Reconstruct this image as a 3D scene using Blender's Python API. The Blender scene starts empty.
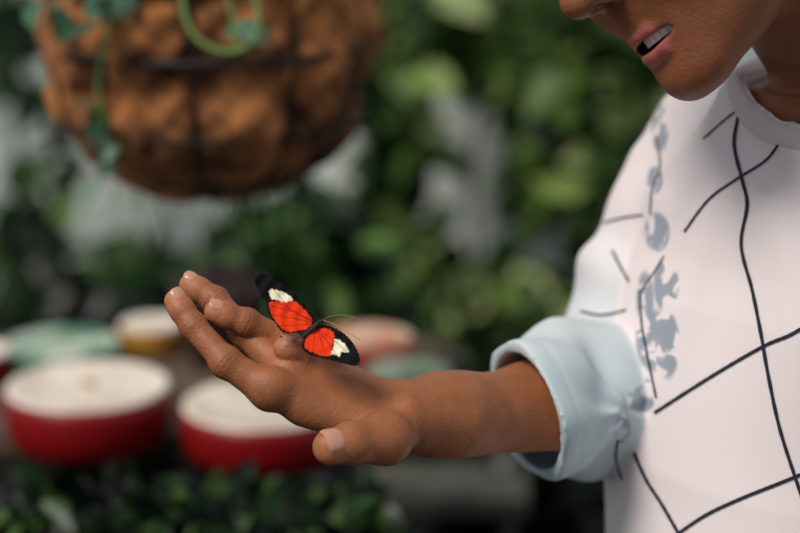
import bpy, bmesh, math, random
import numpy as np
from mathutils import Vector, Matrix
from mathutils.bvhtree import BVHTree
from math import sin, cos, pi, radians
rng=np.random.default_rng(7); random.seed(7)
S=bpy.context.scene
try:
    S.view_settings.view_transform='Standard'
    S.view_settings.look='None'
except Exception as e: print(e)

# ---------------------------------------------------------------- frame helpers
PITCH=radians(14.5); SP,CP=sin(PITCH),cos(PITCH); CAMZ=1.54; K=36/85/800
def Q(px,py,d):                      # measured position (right, up, away) in metres
    return np.array([(px-400)*K*d,(266.5-py)*K*d,d])
def Wn(A):                           # viewing frame -> world, array
    A=np.asarray(A,float)
    return np.stack([A[...,0],A[...,1]*SP+A[...,2]*CP,CAMZ+A[...,1]*CP-A[...,2]*SP],-1)
def W(px,py,d): return Vector(Wn(Q(px,py,d)))
def dirC(w):                         # world direction -> viewing frame
    w=np.asarray(w,float); return np.array([w[0],w[1]*SP+w[2]*CP,w[1]*CP-w[2]*SP])
def on_z(px,py,z):
    q=Q(px,py,1.0); w=Wn(q)-np.array([0,0,CAMZ]); t=(z-CAMZ)/w[2]
    return Vector(w*t+np.array([0,0,CAMZ])),t
def nrm(v): v=np.asarray(v,float); return v/np.linalg.norm(v)
def srgb(r,g,b):
    f=lambda c:(c/255/12.92 if c/255<=.04045 else ((c/255+.055)/1.055)**2.4)
    return (f(r),f(g),f(b),1)

# ---------------------------------------------------------------- materials
def mat(name,color=None,rough=.6,attr=None,noise=0,nscale=20,col2=None,bump=0,bscale=200,sss=0,trans=0,spec=.5,voro=False,coord='Object'):
    m=bpy.data.materials.new(name); m.use_nodes=True; nt=m.node_tree; N=nt.nodes; L=nt.links
    b=N['Principled BSDF']; b.inputs['Roughness'].default_value=rough
    b.inputs['Specular IOR Level'].default_value=spec
    tc=N.new('ShaderNodeTexCoord')
    src=None
    if attr:
        a=N.new('ShaderNodeAttribute'); a.attribute_name=attr; src=a.outputs['Color']
    if color is not None: b.inputs['Base Color'].default_value=color
    if noise or col2:
        n=N.new('ShaderNodeTexNoise'); n.inputs['Scale'].default_value=nscale; n.inputs['Detail'].default_value=5
        L.new(tc.outputs[coord],n.inputs['Vector'])
        if col2:
            r=N.new('ShaderNodeValToRGB'); r.color_ramp.elements[0].position=.38; r.color_ramp.elements[1].position=.62
            r.color_ramp.elements[0].color=color; r.color_ramp.elements[1].color=col2
            L.new(n.outputs['Fac'],r.inputs['Fac']); src=r.outputs['Color']
        elif src:
            hs=N.new('ShaderNodeHueSaturation'); mr=N.new('ShaderNodeMapRange')
            mr.inputs['From Min'].default_value=.25; mr.inputs['From Max'].default_value=.75
            mr.inputs['To Min'].default_value=1-noise; mr.inputs['To Max'].default_value=1+noise
            L.new(n.outputs['Fac'],mr.inputs['Value']); L.new(mr.outputs['Result'],hs.inputs['Value'])
            L.new(src,hs.inputs['Color']); src=hs.outputs['Color']
    if src: L.new(src,b.inputs['Base Color'])
    if bump:
        if voro:
            n2=N.new('ShaderNodeTexVoronoi'); o='Distance'
        else:
            n2=N.new('ShaderNodeTexNoise'); n2.inputs['Detail'].default_value=6; o='Fac'
        n2.inputs['Scale'].default_value=bscale
        L.new(tc.outputs[coord],n2.inputs['Vector'])
        bp=N.new('ShaderNodeBump'); bp.inputs['Strength'].default_value=bump; bp.inputs['Distance'].default_value=.002
        L.new(n2.outputs[o],bp.inputs['Height']); L.new(bp.outputs['Normal'],b.inputs['Normal'])
    if sss:
        b.inputs['Subsurface Weight'].default_value=sss; b.inputs['Subsurface Radius'].default_value=(1,.35,.2)
        b.inputs['Subsurface Scale'].default_value=.006
    if trans:
        t=N.new('ShaderNodeBsdfTranslucent'); mx=N.new('ShaderNodeMixShader'); mx.inputs[0].default_value=trans
        if src: L.new(src,t.inputs['Color'])
        else: t.inputs['Color'].default_value=color
        L.new(b.outputs[0],mx.inputs[1]); L.new(t.outputs[0],mx.inputs[2]); L.new(mx.outputs[0],N['Material Output'].inputs['Surface'])
    return m

# ---------------------------------------------------------------- mesh helpers
def empty(name,loc=(0,0,0)):
    o=bpy.data.objects.new(name,None); o.location=loc; o.empty_display_size=.1; S.collection.objects.link(o); return o
def mk(name,V,F,m=None,parent=None,smooth=True,recalc=False,col=None):
    me=bpy.data.meshes.new(name); me.from_pydata([tuple(v) for v in V],[],[tuple(f) for f in F]); me.update()
    if recalc:
        bm=bmesh.new(); bm.from_mesh(me); bmesh.ops.recalc_face_normals(bm,faces=bm.faces); bm.to_mesh(me); bm.free()
    if smooth: me.polygons.foreach_set('use_smooth',[True]*len(me.polygons))
    if col is not None:
        a=me.color_attributes.new('Col','FLOAT_COLOR','POINT'); c=np.ones((len(V),4)); c[:,:3]=np.asarray(col)[:,:3]; a.data.foreach_set('color',c.ravel())
    if m: me.materials.append(m)
    o=bpy.data.objects.new(name,me); S.collection.objects.link(o)
    if parent is not None:
        o.parent=parent; o.matrix_parent_inverse=Matrix.Translation(-parent.location)
    return o
def lathe(prof,seg=48,c=(0,0,0),fn=None):
    V=[];F=[]; n=len(prof)
    for i,(r,z) in enumerate(prof):
        for j in range(seg):
            a=2*pi*j/seg; rr,zz=(fn(r,z,a) if fn else (r,z))
            V.append((c[0]+rr*cos(a),c[1]+rr*sin(a),c[2]+zz))
    for i in range(n-1):
        for j in range(seg):
            k=(j+1)%seg; F.append((i*seg+j,i*seg+k,(i+1)*seg+k,(i+1)*seg+j))
    return V,F
def box(c,s):
    V=[(c[0]+s[0]/2*x,c[1]+s[1]/2*y,c[2]+s[2]/2*z) for x in(-1,1) for y in(-1,1) for z in(-1,1)]
    F=[(0,1,3,2),(4,6,7,5),(0,4,5,1),(2,3,7,6),(0,2,6,4),(1,5,7,3)]
    return V,F
def merge(parts):
    V=[];F=[]
    for v,f in parts:
        o=len(V); V+=list(v); F+=[tuple(i+o for i in q) for q in f]
    return V,F
def spl(P,n=8,closed=False):
    P=np.asarray(P,float); N=len(P); out=[]
    rngi=range(N if closed else N-1)
    for i in rngi:
        if closed: p0,p1,p2,p3=P[i-1],P[i],P[(i+1)%N],P[(i+2)%N]
        else: p0,p1,p2,p3=P[max(i-1,0)],P[i],P[i+1],P[min(i+2,N-1)]
        for k in range(n):
            t=k/n; out.append(.5*((2*p1)+(-p0+p2)*t+(2*p0-5*p1+4*p2-p3)*t*t+(-p0+3*p1-3*p2+p3)*t**3))
    if not closed: out.append(P[-1])
    return np.array(out)
def tube(P,R,seg=8,closed=False):
    P=[Vector(p) for p in P]; n=len(P)
    R=[R]*n if np.isscalar(R) else list(R)
    V=[];F=[]; up=Vector((0.13,.27,.95)); 
    prev=None
    for i in range(n):
        if closed: t=(P[(i+1)%n]-P[i-1])
        else: t=(P[min(i+1,n-1)]-P[max(i-1,0)])
        t=t.normalized() if t.length>0 else Vector((0,0,1))
        if prev is None: a=t.cross(up).normalized()
        else: a=(prev-t*prev.dot(t)).normalized()
        prev=a; b=t.cross(a)
        for j in range(seg):
            w=2*pi*j/seg; V.append(P[i]+(a*cos(w)+b*sin(w))*R[i])
    for i in range(n if closed else n-1):
        for j in range(seg):
            k=(j+1)%seg; i2=(i+1)%n
            F.append((i*seg+j,i*seg+k,i2*seg+k,i2*seg+j))
    if not closed: F.append(tuple(range(seg))[::-1]); F.append(tuple((n-1)*seg+j for j in range(seg)))
    return V,F

# ---------------------------------------------------------------- implicit surfaces
def cap(p,a,b,ra,rb):
    a=np.asarray(a,float);b=np.asarray(b,float); ba=b-a; pa=p-a
    h=np.clip(pa@ba/(ba@ba+1e-12),0,1)
    return np.linalg.norm(pa-h[:,None]*ba,axis=1)-(ra+(rb-ra)*h)
def ell(p,c,r):
    q=p-np.asarray(c,float); r=np.asarray(r,float)
    k0=np.linalg.norm(q/r,axis=1); k1=np.linalg.norm(q/(r*r),axis=1)+1e-9
    return k0*(k0-1)/k1
def su(a,b,k):
    h=np.maximum(k-np.abs(a-b),0)/k; return np.minimum(a,b)-h*h*k*.25
def ss(a,b,k): return -su(-a,b,k)     # a minus b
def nets(f,lo,hi,h):
    lo=np.asarray(lo,float); hi=np.asarray(hi,float); B=6
    nb=np.ceil((hi-lo)/(h*B)).astype(int); n=nb*B
    ax=[lo[i]+h*(np.arange(nb[i])*B+(B-1)/2) for i in range(3)]
    C=np.stack(np.meshgrid(*ax,indexing='ij'),-1).reshape(-1,3)
    fc=f(C).reshape(nb)
    near=np.abs(fc)<h*B*1.6
    rep=lambda A:np.repeat(np.repeat(np.repeat(A,B,0),B,1),B,2)
    F=np.where(rep(fc)<0,-1.,1.)*h*9; M=rep(near)
    idx=np.argwhere(M); out=np.empty(len(idx))
    for s in range(0,len(idx),400000):
        out[s:s+400000]=f(lo+h*idx[s:s+400000])
    F[M]=out
    I=F<0
    cnt=np.zeros(tuple(n-1),np.int8); sl=lambda d,N:slice(d,N-1+d)
    offs=[(i,j,k) for i in(0,1) for j in(0,1) for k in(0,1)]
    for o in offs: cnt+=I[sl(o[0],n[0]),sl(o[1],n[1]),sl(o[2],n[2])].astype(np.int8)
    act=(cnt>0)&(cnt<8); cells=np.argwhere(act)
    vid=-np.ones(act.shape,np.int32); vid[act]=np.arange(len(cells))
    val=[F[cells[:,0]+o[0],cells[:,1]+o[1],cells[:,2]+o[2]] for o in offs]
    acc=np.zeros((len(cells),3)); c=np.zeros(len(cells))
    for a in range(8):
        for b in range(a+1,8):
            d=np.array(offs[b])-np.array(offs[a])
            if np.abs(d).sum()!=1: continue
            m=(val[a]<0)!=(val[b]<0); t=np.where(m,val[a]/(val[a]-val[b]+1e-15),0)
            pt=np.array(offs[a])+t[:,None]*d
            acc[m]+=pt[m]; c+=m
    V=lo+h*(cells+acc/np.maximum(c,1)[:,None])
    Fs=[]
    for a in range(3):
        b,cx=(a+1)%3,(a+2)%3
        s0=[slice(None)]*3; s1=[slice(None)]*3; s0[a]=slice(0,-1); s1[a]=slice(1,None)
        ch=I[tuple(s0)]!=I[tuple(s1)]
        e=np.argwhere(ch); e=e[(e[:,b]>0)&(e[:,cx]>0)&(e[:,b]<n[b]-1)&(e[:,cx]<n[cx]-1)]
        ins=I[e[:,0],e[:,1],e[:,2]]
        eb=np.zeros(3,int); eb[b]=1; ec=np.zeros(3,int); ec[cx]=1
        q=[e,e-eb,e-eb-ec,e-ec]; q=np.stack([vid[x[:,0],x[:,1],x[:,2]] for x in q],1)
        q[~ins]=q[~ins][:,::-1]
        q=q[(q>=0).all(1)]; Fs.append(q)
    return V,np.concatenate(Fs)
def relax(V,F,it=2,l=.5):
    E=np.concatenate([F[:,[0,1]],F[:,[1,2]],F[:,[2,3]],F[:,[3,0]]])
    for _ in range(it):
        A=np.zeros_like(V); c=np.zeros(len(V))
        np.add.at(A,E[:,0],V[E[:,1]]); np.add.at(A,E[:,1],V[E[:,0]]); np.add.at(c,E[:,0],1); np.add.at(c,E[:,1],1)
        V=V+l*(A/np.maximum(c,1)[:,None]-V)
    return V
def mknets(name,f,lo,hi,h,m,parent,colf=None,it=2):
    V,F=nets(f,lo,hi,h); V=relax(V,F,it); print(name,len(V))
    return mk(name,Wn(V),F.tolist(),m,parent,recalc=True,col=(colf(V) if colf else None)),V,F

# ================================================================ PERSON
person=empty('person',(0.42,1.35,0))
SK=np.array(srgb(154,94,60)[:3]); SKd=np.array(srgb(106,58,36)[:3]); SKp=np.array(srgb(202,130,98)[:3])
m_skin=mat('skin',attr='Col',rough=.50,noise=.17,nscale=70,bump=.34,bscale=480,sss=.08,spec=.40)
m_nail=mat('nail',color=srgb(200,146,122),rough=.25,spec=.6,sss=.1)

fingers={
 'index':([Q(268,390,1.238),Q(226,362,1.238),Q(193,326,1.247),Q(176,301,1.252)],[.0125,.0098,.0088,.0078]),
 'middle':([Q(286,372,1.254),Q(246,333,1.270),Q(215,300,1.281),Q(191,285,1.286)],[.0125,.0098,.0090,.0080]),
 'ring':([Q(314,370,1.274),Q(282,340,1.268),Q(246,322,1.260),Q(216,312,1.255)],[.0120,.0096,.0090,.0080]),
 'pinky':([Q(344,384,1.288),Q(326,362,1.266),Q(304,353,1.251),Q(285,348,1.243)],[.0112,.0090,.0085,.0078]),
}
thumb=([Q(386,438,1.230),Q(352,443,1.214),Q(331,447,1.205)],[.0168,.0130,.0118])
wr=Q(404,419,1.272)
ELB=Q(652,405,1.485)
DOR=nrm([.15,.78,-.60])
def wrinkle(p,J,t,w=.0042):
    s=(p-J)@t; return .00040*np.cos(s*2*pi/.0029)*np.exp(-(s/w)**2)*np.exp(-(np.linalg.norm(p-J,axis=1)/.016)**4)
def arm_sdf(p):
    d=cap(p,wr+[0,.002,-.012],Q(450,418,1.30)+[0,0,-.012],.0205,.024)
    d=su(d,cap(p,wr+[0,.003,.012],Q(450,416,1.30)+[0,0,.012],.0200,.024),.02)
    d=su(d,cap(p,Q(450,417,1.30),Q(540,416,1.365),.0275,.037),.02)
    d=su(d,cap(p,Q(540,416,1.365),ELB,.037,.040),.02)
    d=su(d,cap(p,ELB,Q(694,190,1.50),.040,.045),.02)
    for (J,R),rw in zip(fingers.values(),(.0165,.0165,.016,.015)):
        d=su(d,cap(p,wr+(J[0]-wr)*.12,J[0]+nrm(wr-J[0])*.004,rw,R[0]*1.02),.010)
        d=su(d,cap(p,wr+(J[0]-wr)*.15+DOR*.0140,J[0]+DOR*R[0]*.76,.0030,.0038),.006)   # tendon
    d=su(d,cap(p,Q(384,432,1.244),Q(304,410,1.245),.0125,.010),.012)   # web
    out=d.copy()
    for J,R in fingers.values():
        f=cap(p,J[0],J[1],R[0]*.95,R[1]*.97)
        f=su(f,cap(p,J[1],J[2],R[1]*.93,R[2]*.97),.003); f=su(f,cap(p,J[2],J[3],R[2]*.93,R[3]),.003)
        f=su(f,np.linalg.norm(p-J[1],axis=1)-R[1]*1.10,.004)
        f=su(f,np.linalg.norm(p-J[2],axis=1)-R[2]*1.06,.003)
        f=su(f,np.linalg.norm(p-(J[2]*.35+J[3]*.65),axis=1)-R[3]*1.05,.004)
        f=f+wrinkle(p,J[1],nrm(J[2]-J[0]))+wrinkle(p,J[2],nrm(J[3]-J[1]),.0028)
        kn=np.linalg.norm(p-(J[0]+[0.002,.002,-.002]),axis=1)-R[0]*1.07
        out=np.minimum(out,su(su(d,kn,.007),f,.006))
    J,R=thumb
    t=cap(p,Q(396,434,1.250),J[0],.0125,R[0]); t=su(t,cap(p,J[0],J[1],R[0],R[1]),.006)
    t=su(t,cap(p,J[1],J[2],R[1]*.93,R[2]),.004)
    t=su(t,np.linalg.norm(p-J[1],axis=1)-R[1]*1.05,.004)
    t=t+wrinkle(p,J[1],nrm(J[2]-J[0]))*1.2
    out=np.minimum(out,su(d,t,.005))
    return out
def arm_col(V):
    c=np.tile(SK,(len(V),1))
    def mixc(c,t,col): return c*(1-t[:,None])+col*t[:,None]
    for J,R in list(fingers.values())+[thumb]:
        tip=np.exp(-(np.linalg.norm(V-J[-1],axis=1)/.013)**2); c=mixc(c,tip*.6,SKp)
        for k in J[1:-1]:
            c=mixc(c,.42*np.exp(-(np.linalg.norm(V-k,axis=1)/.010)**2),SKd)
            s=(V-k)@nrm(J[-1]-J[0]); r_=np.linalg.norm(V-k,axis=1)      # skin creases
            c=mixc(c,.35*np.clip(np.cos(s*2*pi/.0029),0,1)**3*np.exp(-(s/.005)**2)*np.exp(-(r_/.014)**4),SKd)
    return c
arm,aV,aF=mknets('arm_and_hand',arm_sdf,[-.16,-.13,1.17],[.25,.10,1.57],.0009,m_skin,person,arm_col,1)

def nail(name,J,R,dors,back=.10,L=.0115,wid=.95):
    a,b=np.asarray(J[-2]),np.asarray(J[-1]); t=nrm(b-a); n=np.asarray(dors,float); n=nrm(n-t*(n@t)); s=np.cross(t,n); r=R[-1]
    V=[];F=[]; nu,nv=10,12
    for i in range(nu+1):
        u=i/nu
        w=wid*(1-abs(2*u-1)**4*.45)
        z=(u-.60)*L+r*.30
        drop=max(0,(u-.5))**2*.0035
        for j in range(nv+1):
            ang=(j/nv*2-1)*w
            edge=.0002-.0012*(abs(j/nv*2-1)**6)-.0010*((1-u)**6)
            rr=r*1.045+edge+.0001
            V.append(b+t*z+(n*cos(ang)+s*sin(ang))*rr-n*drop)
    for i in range(nu):
        for j in range(nv): q=i*(nv+1)+j; F.append((q,q+1,q+nv+2,q+nv+1))
    mk(name,Wn(np.array(V)),F,m_nail,person)
nail('nail_index',*fingers['index'],[.1,.8,-.35],L=.010); nail('nail_middle',*fingers['middle'],[.3,.85,-.35],L=.010)
nail('nail_ring',*fingers['ring'],[.1,.85,-.5]); nail('nail_pinky',*fingers['pinky'],[.0,.8,-.6],L=.009)
nail('nail_thumb',*thumb,[-.25,.45,-.85],L=.014)

# ---------------- torso / shirt body shape
NB=Q(852,112,1.37)   # neck base
NK=Q(884,118,1.385)  # neck axis foot
yaw=radians(40)
Bd=dirC((-cos(yaw),-sin(yaw),0)); Rd=dirC((-sin(yaw),cos(yaw),0)); Vd=dirC((0,0,1))
WB=np.stack([Rd,Bd,Vd],1)
vs=np.array([-.80,-.56,-.40,-.25,-.13,-.07,-.02,.05])
aa=np.array([.160,.148,.152,.166,.172,.150,.108,.070]); bb=np.array([.142,.138,.136,.134,.116,.100,.084,.070])
def folds(p):
    x,y,z=p[:,0],p[:,1],p[:,2]
    f=.0022*np.sin(26*x+14*y+3*np.sin(9*y+z*7)+20*z)
    f+=.0038*np.sin(40*x-22*y+2.2*np.sin(14*x+5*y))*np.clip(1-(y+.30)/.35,0,1)
    s=p-Q(700,110,1.40); ang=np.arctan2(s[:,1],s[:,0]); rr=np.hypot(s[:,0],s[:,1])
    f+=.0048*np.sin(ang*13+3*rr*6)*np.clip(rr/.12,0,1)*np.exp(-(rr/.30)**2)
    return f
def torso(p):
    q=(p-NB)@WB; v=q[:,2]
    a=np.interp(v,vs,aa); b=np.interp(v,vs,bb)
    r=q[:,0]; f=q[:,1]-.02-(.03*np.clip((-v-.1)/.4,0,1))
    k=np.sqrt((r/a)**2+(f/b)**2)+1e-6
    d=(k-1)*np.sqrt(r*r+f*f)/k
    d=np.maximum(d,np.maximum(-.60-v,v-.03))
    for sgn in(1,-1):
        d=su(d,cap(q,(sgn*.02,.0,-.020),(sgn*.150,-.01,-.080),.045,.055),.035)
    d=su(d,cap(q,(-.165,-.01,-.09),(-.225,.0,-.36),.058,.060),.025)
    return d+folds(p)
NA=nrm(Vd*.75+Bd*.66); NT=nrm(Bd*.75-Vd*.66); NHr,NHf=.070,.088; NHc=Q(872,68,1.350)
NM_=np.stack([Rd,NT,NA],1)
def neckhole(p,g=0):
    qq=(p-NHc)@NM_; kk=np.sqrt((qq[:,0]/(NHr+g))**2+(qq[:,1]/(NHf+g))**2)+1e-6
    return np.maximum((kk-1)*.078,-(qq[:,2]+.11))

# ---------------- head
th,psi=radians(38),radians(22)
Fv=np.array([-cos(th)*cos(psi),-sin(th)*cos(psi),-sin(psi)]); Uv=nrm(np.array([-sin(th),cos(th),0]));
Uv=nrm(Uv-Fv*(Uv@Fv)); Lv=np.cross(Fv,Uv); Lv=Lv if Lv[2]<0 else -Lv
HS=1.05; chin=Q(697,95,1.22); HC=chin+HS*(.112*Uv-.085*Fv)
Hm=np.stack([Lv,Fv,Uv],1)
def toL(p): return (p-HC)@Hm/HS
def toC(q): return HC+HS*(np.asarray(q)@Hm.T)
MF,MU=-.0115,.0005         # mouth offset in the face
MO=(.0245,.022,.0042)
def lips(q,which):
    q=q-np.array([0,MF,MU]); x=np.abs(q[:,0:1]); s=np.concatenate([x,q[:,1:]],1)
    if which=='u':
        return su(cap(s,(0,.1025,-.0632),(.011,.1003,-.0632),.0038,.0040),cap(s,(.011,.1003,-.0632),(.029,.0825,-.0650),.0040,.0015),.004)
    return su(cap(s,(0,.1010,-.0778),(.011,.0985,-.0770),.0056,.0055),cap(s,(.011,.0985,-.0770),(.028,.0825,-.0672),.0055,.0017),.004)
def mouth(q): return ell(q,(0,.095+MF,-.0698+MU),MO)
def head_sdf(p):
    q=toL(p); ax=np.abs(q[:,0:1]); s=np.concatenate([ax,q[:,1:]],1)
    d=ell(q,(0,-.012,.035),(.074,.095,.088))
    d=su(d,ell(q,(0,.028,-.03),(.062,.066,.078)),.03)
    d=su(d,cap(s,(.052,-.005,-.050),(.014,.068,-.094),.016,.017),.03)
    d=su(d,ell(q,(0,.078,-.100),(.020,.015,.0150)),.016)
    d=su(d,ell(s,(.036,.060,-.030),(.022,.023,.024)),.02)
    d=su(d,ell(q,(0,.066,-.065),(.030,.0225,.028)),.014)
    d=su(d,cap(s,(.012,.083,.034),(.042,.066,.034),.009,.007),.012)
    d=ss(d,ell(s,(.032,.098,.014),(.019,.018,.012)),.012)
    d=su(d,ell(s,(.031,.072,.013),(.0155,.0145,.0125)),.004)
    d=su(d,cap(q,(0,.086,.026),(0,.110,-.020),.0075,.0092),.012)
    d=su(d,ell(q,(0,.110,-.023),(.0110,.0110,.010)),.007)
    d=su(d,ell(s,(.0125,.097,-.027),(.0078,.0105,.0080)),.006)
    d=ss(d,ell(s,(.0062,.104,-.0345),(.0035,.0060,.0045)),.003)
    d=su(d,lips(q,'u'),.0035); d=su(d,lips(q,'l'),.0035)
    d=ss(d,mouth(q),.002)
    e=ell(s,(.076,-.012,-.004),(.008,.017,.031)); e=ss(e,ell(s,(.084,-.008,.002),(.006,.010,.018)),.004)
    d=su(d,e,.006)
    nb=toL(NK[None,:])[0]
    nk=cap(q,(0,-.035,-.035),nb+[0,0,-.03],.049,.052)
    chest=np.maximum(torso(p)+.006,neckhole(p,.012))
    d=su(d,su(nk,chest/HS,.018),.014)
    return d
def head_col(V):
    q=toL(V); c=np.tile(np.array(srgb(140,84,54)[:3]),(len(V),1))
    l=np.minimum(lips(q,'u'),lips(q,'l')); t=np.clip(1-(l-.0004)/.0015,0,1)[:,None]
    c=c*(1-t)+np.array(srgb(166,88,80)[:3])*t
    inm=(mouth(q)<.0006)&(q[:,1]<.099+MF); c[inm]=srgb(50,16,14)[:3]
    br=cap(np.concatenate([np.abs(q[:,0:1]),q[:,1:]],1),(.012,.093,.036),(.046,.074,.038),.006,.003)
    c[br<0]=srgb(35,22,16)[:3]
    return c
hb=np.stack([HC-.2,HC+.2]); lo=np.minimum(hb[0],NHc-.11); hi=np.maximum(hb[1],NHc+.10)
head,_,_=mknets('head',head_sdf,lo,hi,.0015,m_skin,person,head_col,2)
m_hair=mat('hair',color=srgb(28,18,14),rough=.5,bump=.8,bscale=120)
def hair_sdf(p):
    q=toL(p)
    d=ell(q,(0,-.018,.045),(.083,.101,.092)); 
    d=np.maximum(d,-(ell(q,(0,.085,-.03),(.075,.075,.108))))
    d=np.maximum(d,-(q[:,2]+.045+.3*(q[:,1]+.02)))
    w=.0025*np.sin(q[:,0]*260+6*np.sin(q[:,1]*50))*np.cos(q[:,1]*90+q[:,2]*60)
    return d+w
mknets('hair',hair_sdf,lo,hi,.003,m_hair,person,None,1)
m_teeth=mat('teeth',color=srgb(250,244,238),rough=.2)
V=[];F=[]
for k in range(8):
    a0=-1.05+k*2.1/8+.006; a1=-1.05+(k+1)*2.1/8-.006
    b=len(V)
    for u in (-.0630,-.0716):
        for t in (0,.25,.5,.75,1):
            a=a0+(a1-a0)*t; bul=.0003*sin(pi*t)
            V.append(toC(((.0205+bul)*sin(a),.0785+MF+(.0212+bul)*cos(a),u+MU)))
    for i in range(4): F.append((b+i,b+i+1,b+6+i,b+5+i))
mk('teeth',Wn(np.array(V)),F,m_teeth,person)
for sx,nm in ((1,'eye_l'),(-1,'eye_r')):
    c=toC((sx*.031,.0752,.0095)); V,F=lathe([(.0118*sin(t*pi/12),.0118*cos(t*pi/12)) for t in range(13)],20,tuple(Wn(c)))
    mk(nm,V,F,mat(nm,color=srgb(60,40,30),rough=.1),person)

# ---------------- shirt
CU=Q(527,411,1.355); cun=nrm([-.93,-.30,-.35])
SE=Q(636,390,1.480); SM=Q(582,398,1.415)
SL=[(Q(718,150,1.50),.056),(Q(684,226,1.51),.057),(Q(652,306,1.505),.058),(SE,.0570),(SM,.0520),(CU,.0450),(CU+nrm(CU-SM)*.04,.0430)]
def sleeve(p):
    d=None
    for i in range(len(SL)-1):
        c=cap(p,SL[i][0],SL[i+1][0],SL[i][1],SL[i+1][1]); d=c if d is None else su(d,c,.03)
    r=np.linalg.norm(p-(SE*.6+SM*.4),axis=1); t=(p-CU)@cun
    w=.0046*np.sin((p[:,0]*.75-p[:,1]*.65+.2*p[:,2])*105+2.5*np.sin(p[:,2]*30+p[:,0]*26))*np.exp(-(r/.085)**2)
    w+=.0034*np.sin((p[:,0]*.9+p[:,1]*.35)*78+2*np.sin(p[:,1]*40))*np.clip((-t-.012)/.05,0,1)
    w+=.0018*np.sin(np.arctan2(p[:,1]-CU[1],p[:,2]-CU[2])*5+1)
    w+=.0008*np.exp(-((t+.016)/.0020)**2)
    return d+w
def shirt_sdf(p):
    q=(p-NB)@WB; v=q[:,2]
    d=torso(p)
    s=sleeve(p)
    kk=np.interp(v,[-.18,-.08],[.003,.022])
    h=np.maximum(kk-np.abs(d-s),0)/kk; d=np.minimum(d,s)-h*h*kk*.25
    cut=np.maximum(-((p-CU)@cun), cap(p,CU,CU+cun*.10,.075,.09))
    d=np.maximum(d,-cut)
    inner=np.maximum(cap(p,SM,CU+nrm(CU-SM)*.05,.0475,.0405),-((p-CU)@cun+.040))
    d=np.maximum(d,-inner)
    return np.maximum(d,-neckhole(p))
patches=[((660,128),(9,24)),((657,232),(13,20)),((666,285),(13,28)),((652,340),(17,32)),((668,345),(12,34)),((642,395),(15,18)),((622,430),(9,14)),((655,180),(8,14)),((645,300),(9,30))]
def shirt_col(V):
    px=400+V[:,0]/(K*V[:,2]); py=266.5-V[:,1]/(K*V[:,2])
    m=np.zeros(len(V))
    for (c,r) in patches:
        k=((px-c[0])/r[0])**2+((py-c[1])/r[1])**2; m=np.maximum(m,np.clip(1.35-k,0,1))
    m*=(V[:,2]<1.5)
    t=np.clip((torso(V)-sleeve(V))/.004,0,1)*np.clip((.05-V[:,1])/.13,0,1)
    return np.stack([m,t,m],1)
m_shirt=bpy.data.materials.new('shirt_cotton'); m_shirt.use_nodes=True
nt=m_shirt.node_tree;N=nt.nodes;L=nt.links;b=N['Principled BSDF']; b.inputs['Roughness'].default_value=.85; b.inputs['Specular IOR Level'].default_value=.2
at=N.new('ShaderNodeAttribute'); at.attribute_name='Col'; tc=N.new('ShaderNodeTexCoord'); sep=N.new('ShaderNodeSeparateColor'); L.new(at.outputs['Color'],sep.inputs[0])
nz=N.new('ShaderNodeTexNoise'); nz.inputs['Scale'].default_value=55; nz.inputs['Detail'].default_value=7; nz.inputs['Distortion'].default_value=.8
L.new(tc.outputs['Object'],nz.inputs['Vector'])
mr=N.new('ShaderNodeMapRange'); mr.inputs['From Min'].default_value=.44; mr.inputs['From Max'].default_value=.48
L.new(nz.outputs['Fac'],mr.inputs['Value'])
mu=N.new('ShaderNodeMath'); mu.operation='MULTIPLY'; L.new(mr.outputs[0],mu.inputs[0]); 
m2=N.new('ShaderNodeMapRange'); m2.inputs['From Min'].default_value=.2; m2.inputs['From Max'].default_value=.6; L.new(sep.outputs[0],m2.inputs['Value']); L.new(m2.outputs[0],mu.inputs[1])
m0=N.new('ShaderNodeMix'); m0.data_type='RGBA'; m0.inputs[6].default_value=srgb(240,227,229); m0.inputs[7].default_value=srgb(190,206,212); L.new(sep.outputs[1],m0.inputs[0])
mx=N.new('ShaderNodeMix'); mx.data_type='RGBA'; L.new(m0.outputs[2],mx.inputs[6]); mx.inputs[7].default_value=srgb(156,162,174)
L.new(mu.outputs[0],mx.inputs[0]); L.new(mx.outputs[2],b.inputs['Base Color'])
n3=N.new('ShaderNodeTexNoise'); n3.inputs['Scale'].default_value=900; bp=N.new('ShaderNodeBump'); bp.inputs['Strength'].default_value=.15; bp.inputs['Distance'].default_value=.001
L.new(tc.outputs['Object'],n3.inputs['Vector']); L.new(n3.outputs['Fac'],bp.inputs['Height']); L.new(bp.outputs['Normal'],b.inputs['Normal'])
shirt,sV,sF=mknets('shirt',shirt_sdf,[.04,-.68,1.08],[.66,.22,1.68],.0023,m_shirt,person,shirt_col,3)

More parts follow.
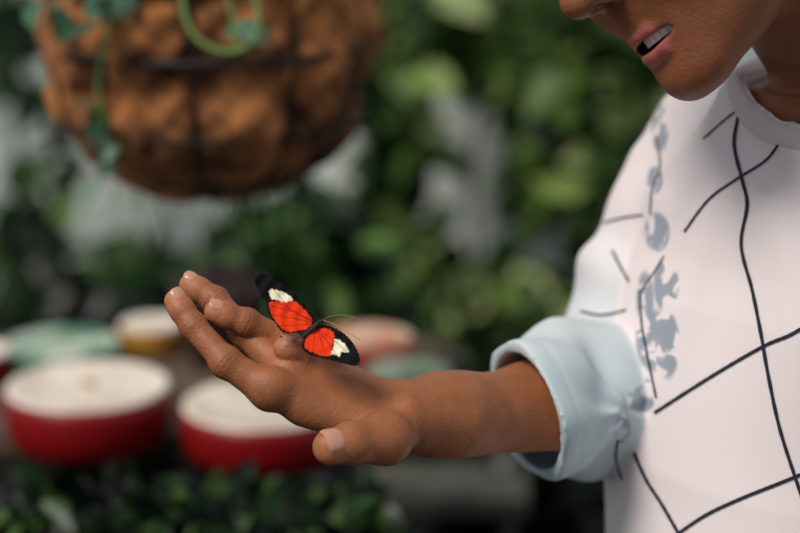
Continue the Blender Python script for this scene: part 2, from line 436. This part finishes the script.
# printed line grid on the cloth surface
me=shirt.data; bvh=BVHTree.FromPolygons([v.co.copy() for v in me.vertices],[tuple(p.vertices) for p in me.polygons])
eye=Vector((0,0,CAMZ))
lines=[([(741,84),(738,115),(734,145),(742,180),(747,205),(741,245),(752,290),(761,335),(768,375),(780,430),(800,492),(812,530)],1.9),
 ([(782,138),(766,160),(735,180),(708,200),(684,232)],1.4),
 ([(742,106),(722,122),(703,139)],1.1),
 ([(812,322),(790,335),(762,347),(712,376),(654,413)],1.9),
 ([(812,470),(780,483),(740,499),(706,515),(676,535)],1.9),
 ([(634,453),(646,480),(662,505),(682,540)],1.9),
 ([(643,215),(622,218),(603,223)],1.2),
 ([(612,250),(620,266),(629,282)],1.3),
 ([(580,311),(602,315),(626,310)],1.2),
 ([(640,290),(641,320),(646,350),(656,398)],1.1),
 ([(618,440),(616,460),(622,480)],1.0),
 ([(664,256),(652,275),(640,292)],.8),
 ([(655,135),(660,165),(652,190),(650,215)],.9)]
V=[];F=[]
for pts,hw in lines:
    P=spl(pts,14); prev=None
    for i,(x,y) in enumerate(P):
        t=P[min(i+1,len(P)-1)]-P[max(i-1,0)]; t=t/np.linalg.norm(t); nn=np.array([-t[1],t[0]])
        ww=hw*(.94+.08*sin(i*.15+x)); r=[]
        for sgn in(-1,-.33,.33,1):
            xx,yy=np.array([x,y])+nn*ww*sgn
            dv=(W(xx,yy,1)-eye).normalized(); h=bvh.ray_cast(eye,dv)
            if h[0] is None: r=None;break
            r.append(h[0]-dv*.0009)
        if r is not None:
            b0=len(V); V+=r
            if prev is not None and (V[prev]-V[b0]).length<.03:
                for j in range(3): F.append((prev+j,prev+j+1,b0+j+1,b0+j))
            prev=b0
        else: prev=None
mk('shirt_printed_lines',V,F,mat('ink_navy',color=srgb(28,32,50),rough=.85),person)

# ribbed collar band laid on the shirt around the neck opening
down=Vector(Wn(-NA)-Wn(np.zeros(3))).normalized()
V=[];F=[]; n=320; ws=[0,.10,.4,.7,.94,1.0]
for i in range(n):
    a=2*pi*i/n
    for k,wv in enumerate(ws):
        g=.0020+.0150*wv
        c=NHc+Rd*(NHr+g)*cos(a)+NT*(NHf+g)*sin(a)
        h=bvh.ray_cast(Vector(Wn(c+NA*.20)),down)
        z=h[0] if h[0] is not None else Vector(Wn(c-NA*.04))
        lift=.0020*(1 if 0<k<len(ws)-1 else -.2)
        V.append(z-down*lift)
Va=np.array([list(v) for v in V]).reshape(n,len(ws),3)
for _ in range(5): Va=(np.roll(Va,1,0)+Va*2+np.roll(Va,-1,0))/4
Va[::2]-=np.array(list(down))*.0005
V=Va.reshape(-1,3); m_=len(ws)
for i in range(n):
    for k in range(m_-1):
        i2=(i+1)%n; F.append((i*m_+k,i*m_+k+1,i2*m_+k+1,i2*m_+k))
mk('shirt_collar',V,F,mat('collar_rib',color=srgb(222,206,208),rough=.9),person)

# cloth trousers, shoes, left arm (continuing the figure below the frame)
nbw=Wn(NB); gz=-nbw[2]
def leg_sdf(p):
    q=(p-NB)@WB; d=ell(q,(0,.03,-.62),(.142,.125,.12))
    for s_ in(1,-1):
        d=su(d,cap(q,(s_*.078,.03,-.66),(s_*.10,.045,-.98),.078,.062),.03); d=su(d,cap(q,(s_*.10,.045,-.98),(s_*.11,.02,gz+.07),.062,.05),.03)
    return d
lo_,hi_=np.array([.05,-1.5,1.0]),np.array([.75,-.3,2.0])
mknets('trousers',leg_sdf,lo_,hi_,.008,mat('denim',color=srgb(40,48,66),rough=.9),person,None,2)
for s_,nm in((1,'shoe_r'),(-1,'shoe_l')):
    def sh(p):
        q=(p-NB)@WB; d=cap(q,(s_*.11,-.01,gz+.042),(s_*.12,.14,gz+.034),.042,.034); return np.maximum(d,gz+.002-q[:,2])
    mknets(nm,sh,lo_,hi_,.006,mat(nm,color=srgb(60,50,45),rough=.6),person,None,1)
def larm(p):
    q=(p-NB)@WB; d=cap(q,(-.225,0,-.34),(-.235,.02,-.38),.040,.038); d=su(d,cap(q,(-.235,.02,-.38),(-.235,.09,-.58),.037,.024),.02)
    h=np.array([-.235,.09,-.58]); 
    for k,(o,l) in enumerate(((.03,.155),(.012,.17),(-.008,.16),(-.026,.14))):
        m1=h+np.array([0,.02+o*.9,-.085]); t1=h+np.array([.015,.045+o*1.1,-l])
        f=su(cap(q,h,m1,.016,.0125),cap(q,m1,t1,.0095,.007),.006); d=su(d,f,.004)
    f=su(cap(q,h+[0,.01,-.02],h+[.01,.06,-.06],.014,.011),cap(q,h+[.01,.06,-.06],h+[.015,.068,-.10],.0105,.008),.005)
    return su(d,f,.005)
mknets('left_arm_and_hand',larm,[.35,-.75,1.0],[.75,-.15,1.6],.003,m_skin,person,lambda V:np.tile(SK,(len(V),1)),1)

# ================================================================ BUTTERFLY
bfl=empty('butterfly',W(316,325,1.235))
BD=1.231
def bq(px,py,lift=0): 
    yy=(266.5-py)-(266.5-325)
    d=BD+yy*K*1.25*.40-lift
    return Q(px,py,d)
def inpoly(P,poly):
    x,y=P[:,0],P[:,1]; r=np.zeros(len(P),bool); n=len(poly)
    for i in range(n):
        x0,y0=poly[i-1];x1,y1=poly[i]
        c=((y0>y)!=(y1>y)); r^=c&(x<(x1-x0)*(y-y0)/(y1-y0+1e-9)+x0)
    return r
def pdist(P,poly,closed=True):
    poly=np.asarray(poly,float); d=np.full(len(P),1e9)
    for i in range(0 if closed else 1,len(poly)):
        a,b=poly[i-1],poly[i]; ba=b-a; h=np.clip(((P-a)@ba)/(ba@ba+1e-9),0,1); d=np.minimum(d,np.linalg.norm(P-a-h[:,None]*ba,axis=1))
    return d
m_wing=mat('wing_scales',attr='Col',rough=.7,noise=.15,nscale=400,trans=.2,spec=.15)
BLK=np.array(srgb(12,8,12)[:3]); RED=np.array(srgb(250,62,18)[:3]); CRM=np.array(srgb(254,246,214)[:3])
def wing(name,outl,cen,red,cream,veins,lift):
    O=spl(outl,22,True); nr=60; c=np.array(cen,float)
    O=O+np.stack([.35*np.sin(np.arange(len(O))*.9),.35*np.cos(np.arange(len(O))*.8)],1)
    P=np.concatenate([c+(O-c)*(i/nr) for i in range(1,nr+1)]+[c[None]]); n=len(O)
    F=[]
    for i in range(nr-1):
        for j in range(n): k=(j+1)%n; F.append((i*n+j,i*n+k,(i+1)*n+k,(i+1)*n+j))
    for j in range(n): F.append((len(P)-1,(j+1)%n,j))
    col=np.tile(BLK,(len(P),1))
    ro=spl(red,6,True); co=[spl(x,6,True) for x in cream]
    wob=.5*np.sin(P[:,0]*1.3)+.4*np.cos(P[:,1]*1.7)
    def soft(poly):
        s=np.where(inpoly(P,poly),1,-1)*pdist(P,poly)+wob*.7; return np.clip(s/.9+.5,0,1)[:,None]
    t=soft(ro); col=col*(1-t)+RED*t
    for cc in co: t=soft(cc); col=col*(1-t)+CRM*t
    base=np.array(outl[0],float)
    for v in veins:
        d=pdist(P,v,False); t=np.clip(1.1-d/.4,0,.7)[:,None]; col=col*(1-t)+BLK*t
    L_=np.linalg.norm(P-base,axis=1)
    V=np.array([bq(a,b,lift*l/60) for (a,b),l in zip(P,L_)])
    V[:,2]+=.0004*np.sin(L_*.5)
    mk(name,Wn(V),F,m_wing,bfl,col=col)
wing('wing_right',[(315,321),(308,309),(297,296),(282,284),(267,275),(258,275),(255,281),(259,292),(266,302),(268,312),(275,323),(283,332),(295,333),(306,330),(314,326)],(288,308),
  [(269,303),(282,301),(294,301),(304,309),(312,320),(308,328),(297,331),(286,331),(274,319)],
  [[(269,290),(277,290),(287,294),(293,300),(285,302),(277,300),(271,298)]],
  [[(314,323),(295,312),(268,305)],[(314,323),(292,318),(272,315)],[(314,324),(295,325),(280,326)],[(314,322),(290,309),(268,298)],[(290,309),(274,290)]],.006)
wing('wing_left',[(316,327),(325,325),(337,329),(348,337),(356,348),(360,360),(356,366),(346,364),(334,361),(321,358),(308,354),(302,347),(304,338),(310,331)],(330,344),
  [(313,330),(322,328),(333,332),(333,344),(329,356),(314,353),(305,347),(307,337)],
  [[(335,339),(341,341),(347,347),(348,353),(342,352),(339,357),(335,354),(331,354),(334,345)]],
  [[(316,328),(334,340),(352,357)],[(316,328),(328,342),(340,360)],[(316,328),(322,342),(326,358)],[(316,328),(314,340),(313,355)]],.004)
m_bb=mat('butterfly_body',color=srgb(22,16,18),rough=.6,bump=.5,bscale=900)
def bbody(p):
    d=cap(p,bq(317,324,.003),bq(311,330,.002),.0018,.0015)
    d=su(d,cap(p,bq(311,330,.002),bq(302,338,.001),.0016,.0008),.001)
    d=su(d,np.linalg.norm(p-bq(321,321,.0035),axis=1)-.0017,.0008); return d
mknets('body',bbody,bq(298,345)-.012,bq(326,316)+.012,.0004,m_bb,bfl,None,2)
m_ant=mat('antenna',color=srgb(170,130,110),rough=.6)
parts=[tube([Wn(x) for x in spl([bq(322,320,.004),bq(334,324,.006),bq(347,332,.008),bq(360,340,.009)],6)],[.00028]*17+[.0003,.0005],6),
       tube([Wn(x) for x in spl([bq(322,320,.004),bq(332,316,.008),bq(344,315,.012),bq(354,318,.015)],6)],[.00015]*17+[.0002,.0004],6)]
mk('antennae',*merge(parts),m_ant,bfl)
parts=[]
abv=BVHTree.FromPolygons([v.co.copy() for v in arm.data.vertices],[tuple(p.vertices) for p in arm.data.polygons])
for a,bk,c in (((316,325),(308,336),(304,345)),((313,328),(300,336),(292,342)),((318,323),(322,338),(320,354)),((315,326),(316,338),(312,351))):
    dv=(W(c[0],c[1],1.0)-eye).normalized(); h=abv.ray_cast(eye,dv)
    foot=h[0]-dv*.0002 if h[0] is not None else Vector(Wn(Q(c[0],c[1],1.25)))
    parts.append(tube([Wn(bq(*a,.001)),Wn(bq(*bk,-.002)),foot],.00025,5))
mk('legs',*merge(parts),m_bb,bfl)

# ================================================================ SURROUNDINGS
m_floor=mat('soil_floor',color=srgb(15,15,12),col2=srgb(26,26,20),nscale=6,rough=.95,spec=.1)
mk('floor',[(-6,-3,0),(6,-3,0),(6,6.2,0),(-6,6.2,0)],[(0,1,2,3)],m_floor)
m_wall=mat('whitewashed_wall',color=srgb(186,196,192),col2=srgb(228,234,230),nscale=2.2,rough=.9,bump=.3,bscale=30)
v,f=box((0,5.3,1.5),(12,.15,3.0)); mk('wall_back',v,f,m_wall,smooth=False)

m_leaf=mat('leaf',attr='Col',rough=.38,trans=.4,spec=.5)
def plant(name,blobs,size,pal,stem=True,up=.6,seed=1):
    r=np.random.default_rng(seed); V=[];F=[];C=[]; off=0
    base=np.array([(0,0,0),(-.30,.30,.07),(-.24,.68,.05),(0,1,-.08),(.24,.68,.05),(.30,.30,.07),(0,.5,-.02)])
    tri=np.array([(0,5,6),(5,4,6),(4,3,6),(3,2,6),(2,1,6),(1,0,6)])
    pal=np.array([srgb(*c)[:3] for c in pal])
    for (px,py,d,rx,ry,rd,cnt) in blobs:
        c=Q(px,py,d); pts=r.normal(size=(cnt,3)); pts/= (np.linalg.norm(pts,axis=1)[:,None]+1e-9); pts*= (r.random((cnt,1))**.45)
        P=Wn(c+pts*np.array([rx*K*d,ry*K*d,rd]))
        P=P[(P[:,2]>.03)&(P[:,1]<5.12)]; n=len(P)
        D=r.normal(size=(n,3)); D[:,2]-=.5; D/=np.linalg.norm(D,axis=1)[:,None]
        U=r.normal(size=(n,3))*.6+np.array([-.1,-.45,up]); R=np.cross(D,U); R/=np.linalg.norm(R,axis=1)[:,None]; U=np.cross(R,D)
        s=size*(.6+.8*r.random(n))
        X=P[:,None,:]+s[:,None,None]*(base[None,:,0:1]*R[:,None,:]+base[None,:,1:2]*D[:,None,:]+base[None,:,2:3]*U[:,None,:])
        V.append(X.reshape(-1,3)); F.append((tri[None]+off+7*np.arange(n)[:,None,None]).reshape(-1,3)); off+=7*n
        t=(r.random(n)**1.4)*(len(pal)-1.001); i=t.astype(int); w=(t-i)[:,None]; cc=pal[i]*(1-w)+pal[np.minimum(i+1,len(pal)-1)]*w
        C.append(np.repeat(cc,7,0))
    V=list(np.concatenate(V)); F=[tuple(x) for x in np.concatenate(F)]; C=list(np.concatenate(C))
    if stem:
        for (px,py,d,rx,ry,rd,cnt) in blobs:
            c=Wn(Q(px,py,d)); g=np.array([c[0]+r.normal()*.05,c[1]+r.normal()*.03,0.0])
            mid=(c+g)/2+np.array([r.normal()*.06,r.normal()*.03,0]); tv,tf=tube(spl([g,mid,c],5),.008,6)
            o=len(V); V+=[np.array(x) for x in tv]; F+=[tuple(i+o for i in q) for q in tf]; C+=[np.array(srgb(58,46,32)[:3])]*len(tv)
    return mk(name,V,F,m_leaf,None,smooth=True,col=np.array(C))
G_br=[(18,36,17),(52,84,36),(110,140,66),(162,184,104),(212,224,162)]
G_md=[(10,26,15),(30,58,29),(64,98,48),(120,152,90)]
G_dk=[(4,9,7),(10,23,13),(24,48,23),(50,86,42)]
plant('climbing_vine',[(396,40,4.75,44,70,.2,190),(420,250,4.8,34,40,.15,60),(565,50,4.7,74,80,.25,360),(612,170,4.7,48,80,.25,280),(548,150,4.75,22,70,.15,90),
   (500,318,4.75,90,36,.2,200),(590,320,4.8,50,60,.15,130),(650,60,4.75,50,90,.2,200),(430,10,4.8,50,34,.15,90),(440,330,4.75,70,40,.2,190),(500,10,4.8,30,30,.15,60),(415,130,4.8,20,60,.15,40)],.13,G_br,seed=3)
plant('climbing_vine.001',[(18,60,4.75,30,90,.15,50),(25,240,4.75,38,60,.15,100),(60,310,4.75,60,40,.15,130),(10,10,4.75,40,40,.15,40),(140,275,4.75,60,22,.15,70),(375,140,4.75,16,140,.1,110),(60,150,4.75,14,60,.1,12)],.11,G_md,seed=4)
plant('leafy_shrub',[(300,255,3.7,72,55,.22,480),(240,255,3.7,36,26,.15,80),(340,300,3.7,70,40,.2,260),(300,320,3.7,100,25,.2,260)],.085,G_dk+[(96,142,70),(166,202,118)],seed=5)
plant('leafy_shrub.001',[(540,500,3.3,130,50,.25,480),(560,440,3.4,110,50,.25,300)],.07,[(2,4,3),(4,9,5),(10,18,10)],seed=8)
plant('leafy_shrub.002',[(120,330,4.15,160,40,.2,460),(250,400,4.15,300,60,.2,900),(560,400,4.2,170,60,.2,620)],.09,G_dk,seed=9)
plant('potted_fern',[(40,522,2.0,90,34,.10,240),(150,516,2.02,80,34,.10,220),(250,518,2.0,80,30,.10,220),(340,512,2.02,46,26,.09,110),(300,488,2.05,24,10,.05,22)],.036,G_dk+[(96,128,66)],seed=6)

# ---- table with feeder dishes
TZ=.75
m_top=mat('table_top',color=srgb(64,52,42),col2=srgb(104,88,70),nscale=8,rough=.7)
tbl=empty('feeder_table',(-.40,2.42,0))
v,f=box((-.50,2.43,TZ-.012),(1.12,.42,.024)); mk('top',v,f,m_top,tbl,smooth=False)
for i,(x,y) in enumerate(((-1.02,2.28),(-.12,2.28),(-1.02,2.60),(-.12,2.60))):
    v,f=tube([(x,y,0),(x,y,.3),(x,y,TZ-.024)],[.018,.022,.028],10); mk('leg_%d'%(i+1),v,f,mat('table_leg',color=srgb(24,20,16)),tbl)
m_white=mat('enamel_white',color=srgb(242,230,218),col2=srgb(216,198,184),nscale=15,rough=.4)
def dish(name,px,py,wpx,body,topc,h=.055):
    c,t=on_z(px,py,TZ+h); R=wpx*K*t/2
    e=empty(name,(c.x,c.y,TZ))
    V,F=lathe([(0,0),(R*.84,0),(R*.93,h*.10),(R*.99,h*.40),(R*1.0,h*.8),(R*.985,h*.96),(R*.95,h),(R*.90,h*.97)],56,(c.x,c.y,TZ+.0005)); 
    mk('bowl',V,F,mat(name+'_glaze',color=body,rough=.4),e)
    V,F=lathe([(R*.965,h*1.0),(R*.95,h*1.06),(R*.90,h*1.07),(R*.84,h*1.02),(R*.5,h*1.0),(R*.15,h*1.01),(0,h*1.01)],56,(c.x,c.y,TZ+.0005)); mk('lid',V,F,topc,e)
    V,F=lathe([(R*.10,h*.95),(R*.10,h*1.08),(R*.07,h*1.12),(0,h*1.12)],20,(c.x,c.y,TZ)); mk('knob',V,F,mat('knob',color=srgb(190,160,130)),e)
    return e
red=srgb(134,8,14)
dish('butterfly_feeder_dish',88,387,168,red,m_white,.070)
dish('butterfly_feeder_dish.001',264,405,168,red,m_white,.062)
dish('butterfly_feeder_dish.002',62,344,118,srgb(24,84,64),mat('lid_green',color=srgb(50,120,92),col2=srgb(190,200,184),nscale=14),.04)
dish('butterfly_feeder_dish.003',152,324,66,srgb(180,130,44),m_white,.04)
dish('butterfly_feeder_dish.004',368,338,92,srgb(180,54,30),mat('lid_or',color=srgb(215,124,86),col2=srgb(232,206,182),nscale=14),.045)
dish('butterfly_feeder_dish.005',408,372,90,srgb(50,96,60),mat('lid_gr2',color=srgb(120,160,106),col2=srgb(206,206,186),nscale=14),.035)
dish('butterfly_feeder_dish.006',-22,352,66,red,m_white,.045)
c,t=on_z(222,362,TZ); R=.058
V,F=lathe([(0,0),(R*.72,0),(R*.80,.02),(R*.98,.085),(R*1.1,.09),(R*1.12,.115),(R*1.0,.117),(R*.95,.10),(0,.095)],40,(c.x,c.y,TZ+.001))
pot=empty('clay_pot',(c.x,c.y,TZ)); mk('pot',V,F,mat('dark_clay',color=srgb(46,24,24),rough=.5),pot)
V,F=lathe([(R*.95,.09),(R*.98,.11),(R*.7,.128),(R*.3,.137),(0,.138)],30,(c.x,c.y,TZ+.001),lambda r,z,a:(r*(1+.08*sin(5*a)),z*(1+.05*cos(3*a)))); mk('soil_mound',V,F,mat('dark_soil',color=srgb(32,18,18),rough=.9,bump=1,bscale=60),pot)

# low bench
c,t=on_z(446,480,.44); bn=empty('low_bench',(c.x,c.y,0))
v,f=box((c.x,c.y,.425),(.26,.16,.03)); mk('seat',v,f,mat('weathered_wood',color=srgb(58,58,52),col2=srgb(84,82,74),nscale=12),bn,smooth=False)
for i,(sx,sy) in enumerate(((-1,-1),(1,-1),(-1,1),(1,1))):
    v,f=tube([(c.x+sx*.10,c.y+sy*.06,0),(c.x+sx*.10,c.y+sy*.06,.41)],.013,8); mk('leg_%d'%(i+1),v,f,mat('bench_leg',color=srgb(24,22,18)),bn)

# ---- hanging basket
bc=W(207,-26,2.04); BR=.175; BH=.240
hb_=empty('hanging_basket',bc)
m_coir=mat('coir_fibre',color=srgb(66,34,18),col2=srgb(190,122,70),nscale=17,rough=.95,bump=1.0,bscale=60)
NM=10
def brad(t): return BR*(max(0,1-t**3.6))**.48
def bfn(r,z,a):
    t=-z/BH; puff=1+.085*(abs(cos(NM/2*a))**.7-.5)*min(1,max(0,(1.02-t)*3))+.026*sin(3*a+9*t)+.022*sin(7*a-14*t)+.012*sin(23*a+31*t)+.008*sin(41*a-53*t)
    ring=abs(sin(pi*t*2.2)); return r*puff*(.955+.06*ring),z*(1+.035*sin(2*a+1)+.03*sin(5*a))
prof=[(brad(i/60),-BH*i/60) for i in range(61)]
inner=[(brad(i/40)*.86,-BH*i/40) for i in range(5,-1,-1)]
V,F=lathe([(0.001,-BH*.12)]+inner+prof,260,bc,bfn); mk('coir_liner',V,F,m_coir,hb_)
m_wire=mat('basket_wire',color=srgb(26,19,15),rough=.6)
parts=[]
for t,rad in((0,.005),(.30,.0045),(.64,.003),(.88,.003)):
    r=brad(t)*1.01+.004; parts.append(tube([bc+Vector((r*cos(a),r*sin(a),-BH*t)) for a in np.linspace(0,2*pi,73)[:-1]],rad,8,True))
for k in range(NM):
    a=2*pi*(k+.5)/NM; parts.append(tube([bc+Vector(((brad(t)*.965+.004)*cos(a),(brad(t)*.965+.004)*sin(a),-BH*t-(.004 if t>.95 else 0))) for t in np.linspace(0,1,22)],.003,6))
hook=bc+Vector((0,0,.62))
for k in range(3):
    a=2*pi*k/3+.5; parts.append(tube([bc+Vector((BR*1.03*cos(a),BR*1.03*sin(a),0)),hook],.003,6))
parts.append(tube([hook,hook+Vector((0,0,.40))],.004,6))
mk('wire_frame',*merge(parts),m_wire,hb_)
m_vine=mat('vine_stem',color=srgb(110,140,72),rough=.5)
fr=lambda px,py,dd=1.83:W(px,py,dd)
parts=[tube(spl([fr(185,-40),fr(183,5),fr(196,38),fr(225,52),fr(252,42),fr(258,10),fr(240,-25)],8),.0030,8),
 tube(spl([fr(100,-40,1.86),fr(108,20,1.86),fr(98,80,1.88),fr(104,130,1.90),fr(100,185,1.93)],8),.0022,8),
 tube(spl([fr(215,-30),fr(232,12),fr(238,48)],8),.0022,8)]
for k in range(26):
    a=rng.random()*2*pi; r=BR*.8*rng.random()**.5; p=bc+Vector((r*cos(a),r*sin(a),-BH*.93)); 
    parts.append(tube([p,p+Vector((rng.normal()*.006,rng.normal()*.006,-.03)),p+Vector((rng.normal()*.012,rng.normal()*.012,-.04-.05*rng.random()))],.0008,4))
mk('trailing_stems',*merge(parts),m_vine,hb_)
pl=plant('trailing_leaves',[(110,10,1.86,22,22,.03,12),(103,130,1.90,8,22,.03,8),(100,170,1.93,8,14,.02,4),(200,-84,2.0,150,38,.12,260),(70,5,1.90,40,15,.03,7),(250,20,1.83,16,20,.03,4)],.032,[(50,90,66),(96,140,110),(160,196,176)],stem=False,seed=12)
pl.parent=hb_; pl.matrix_parent_inverse=Matrix.Translation(-hb_.location)
v,f=box((bc.x,2.6,bc.z+1.06),(.09,5.5,.12)); v2,f2=box((bc.x,-.10,(bc.z+1.0)/2),(.1,.1,bc.z+1.0))
mk('overhead_beam',*merge([(v,f),(v2,f2)]),mat('beam_wood',color=srgb(70,52,38),rough=.8),smooth=False)

# ================================================================ LIGHT
w=bpy.data.worlds.new('World'); S.world=w; w.use_nodes=True; nt=w.node_tree; bg=nt.nodes['Background']
bg.inputs['Color'].default_value=(.86,.94,1.0,1); bg.inputs['Strength'].default_value=.40
def sun(name,d,e,ang,c):
    l=bpy.data.lights.new(name,'SUN'); l.energy=e; l.angle=radians(ang); l.color=c
    o=bpy.data.objects.new(name,l); o.rotation_euler=Vector(d).to_track_quat('-Z','Y').to_euler(); o.location=(-2,0,4); S.collection.objects.link(o)
sun('sun',(.62,.56,-1.0),2.8,24,(1,.94,.85))

cam=bpy.data.cameras.new('camera'); cam.lens=85; cam.sensor_width=36; cam.clip_start=.05
co=bpy.data.objects.new('camera',cam); co.location=(0,0,CAMZ); co.rotation_euler=(pi/2-PITCH,0,0); S.collection.objects.link(co); S.camera=co
cam.dof.use_dof=True; cam.dof.focus_distance=1.25; cam.dof.aperture_fstop=3.0
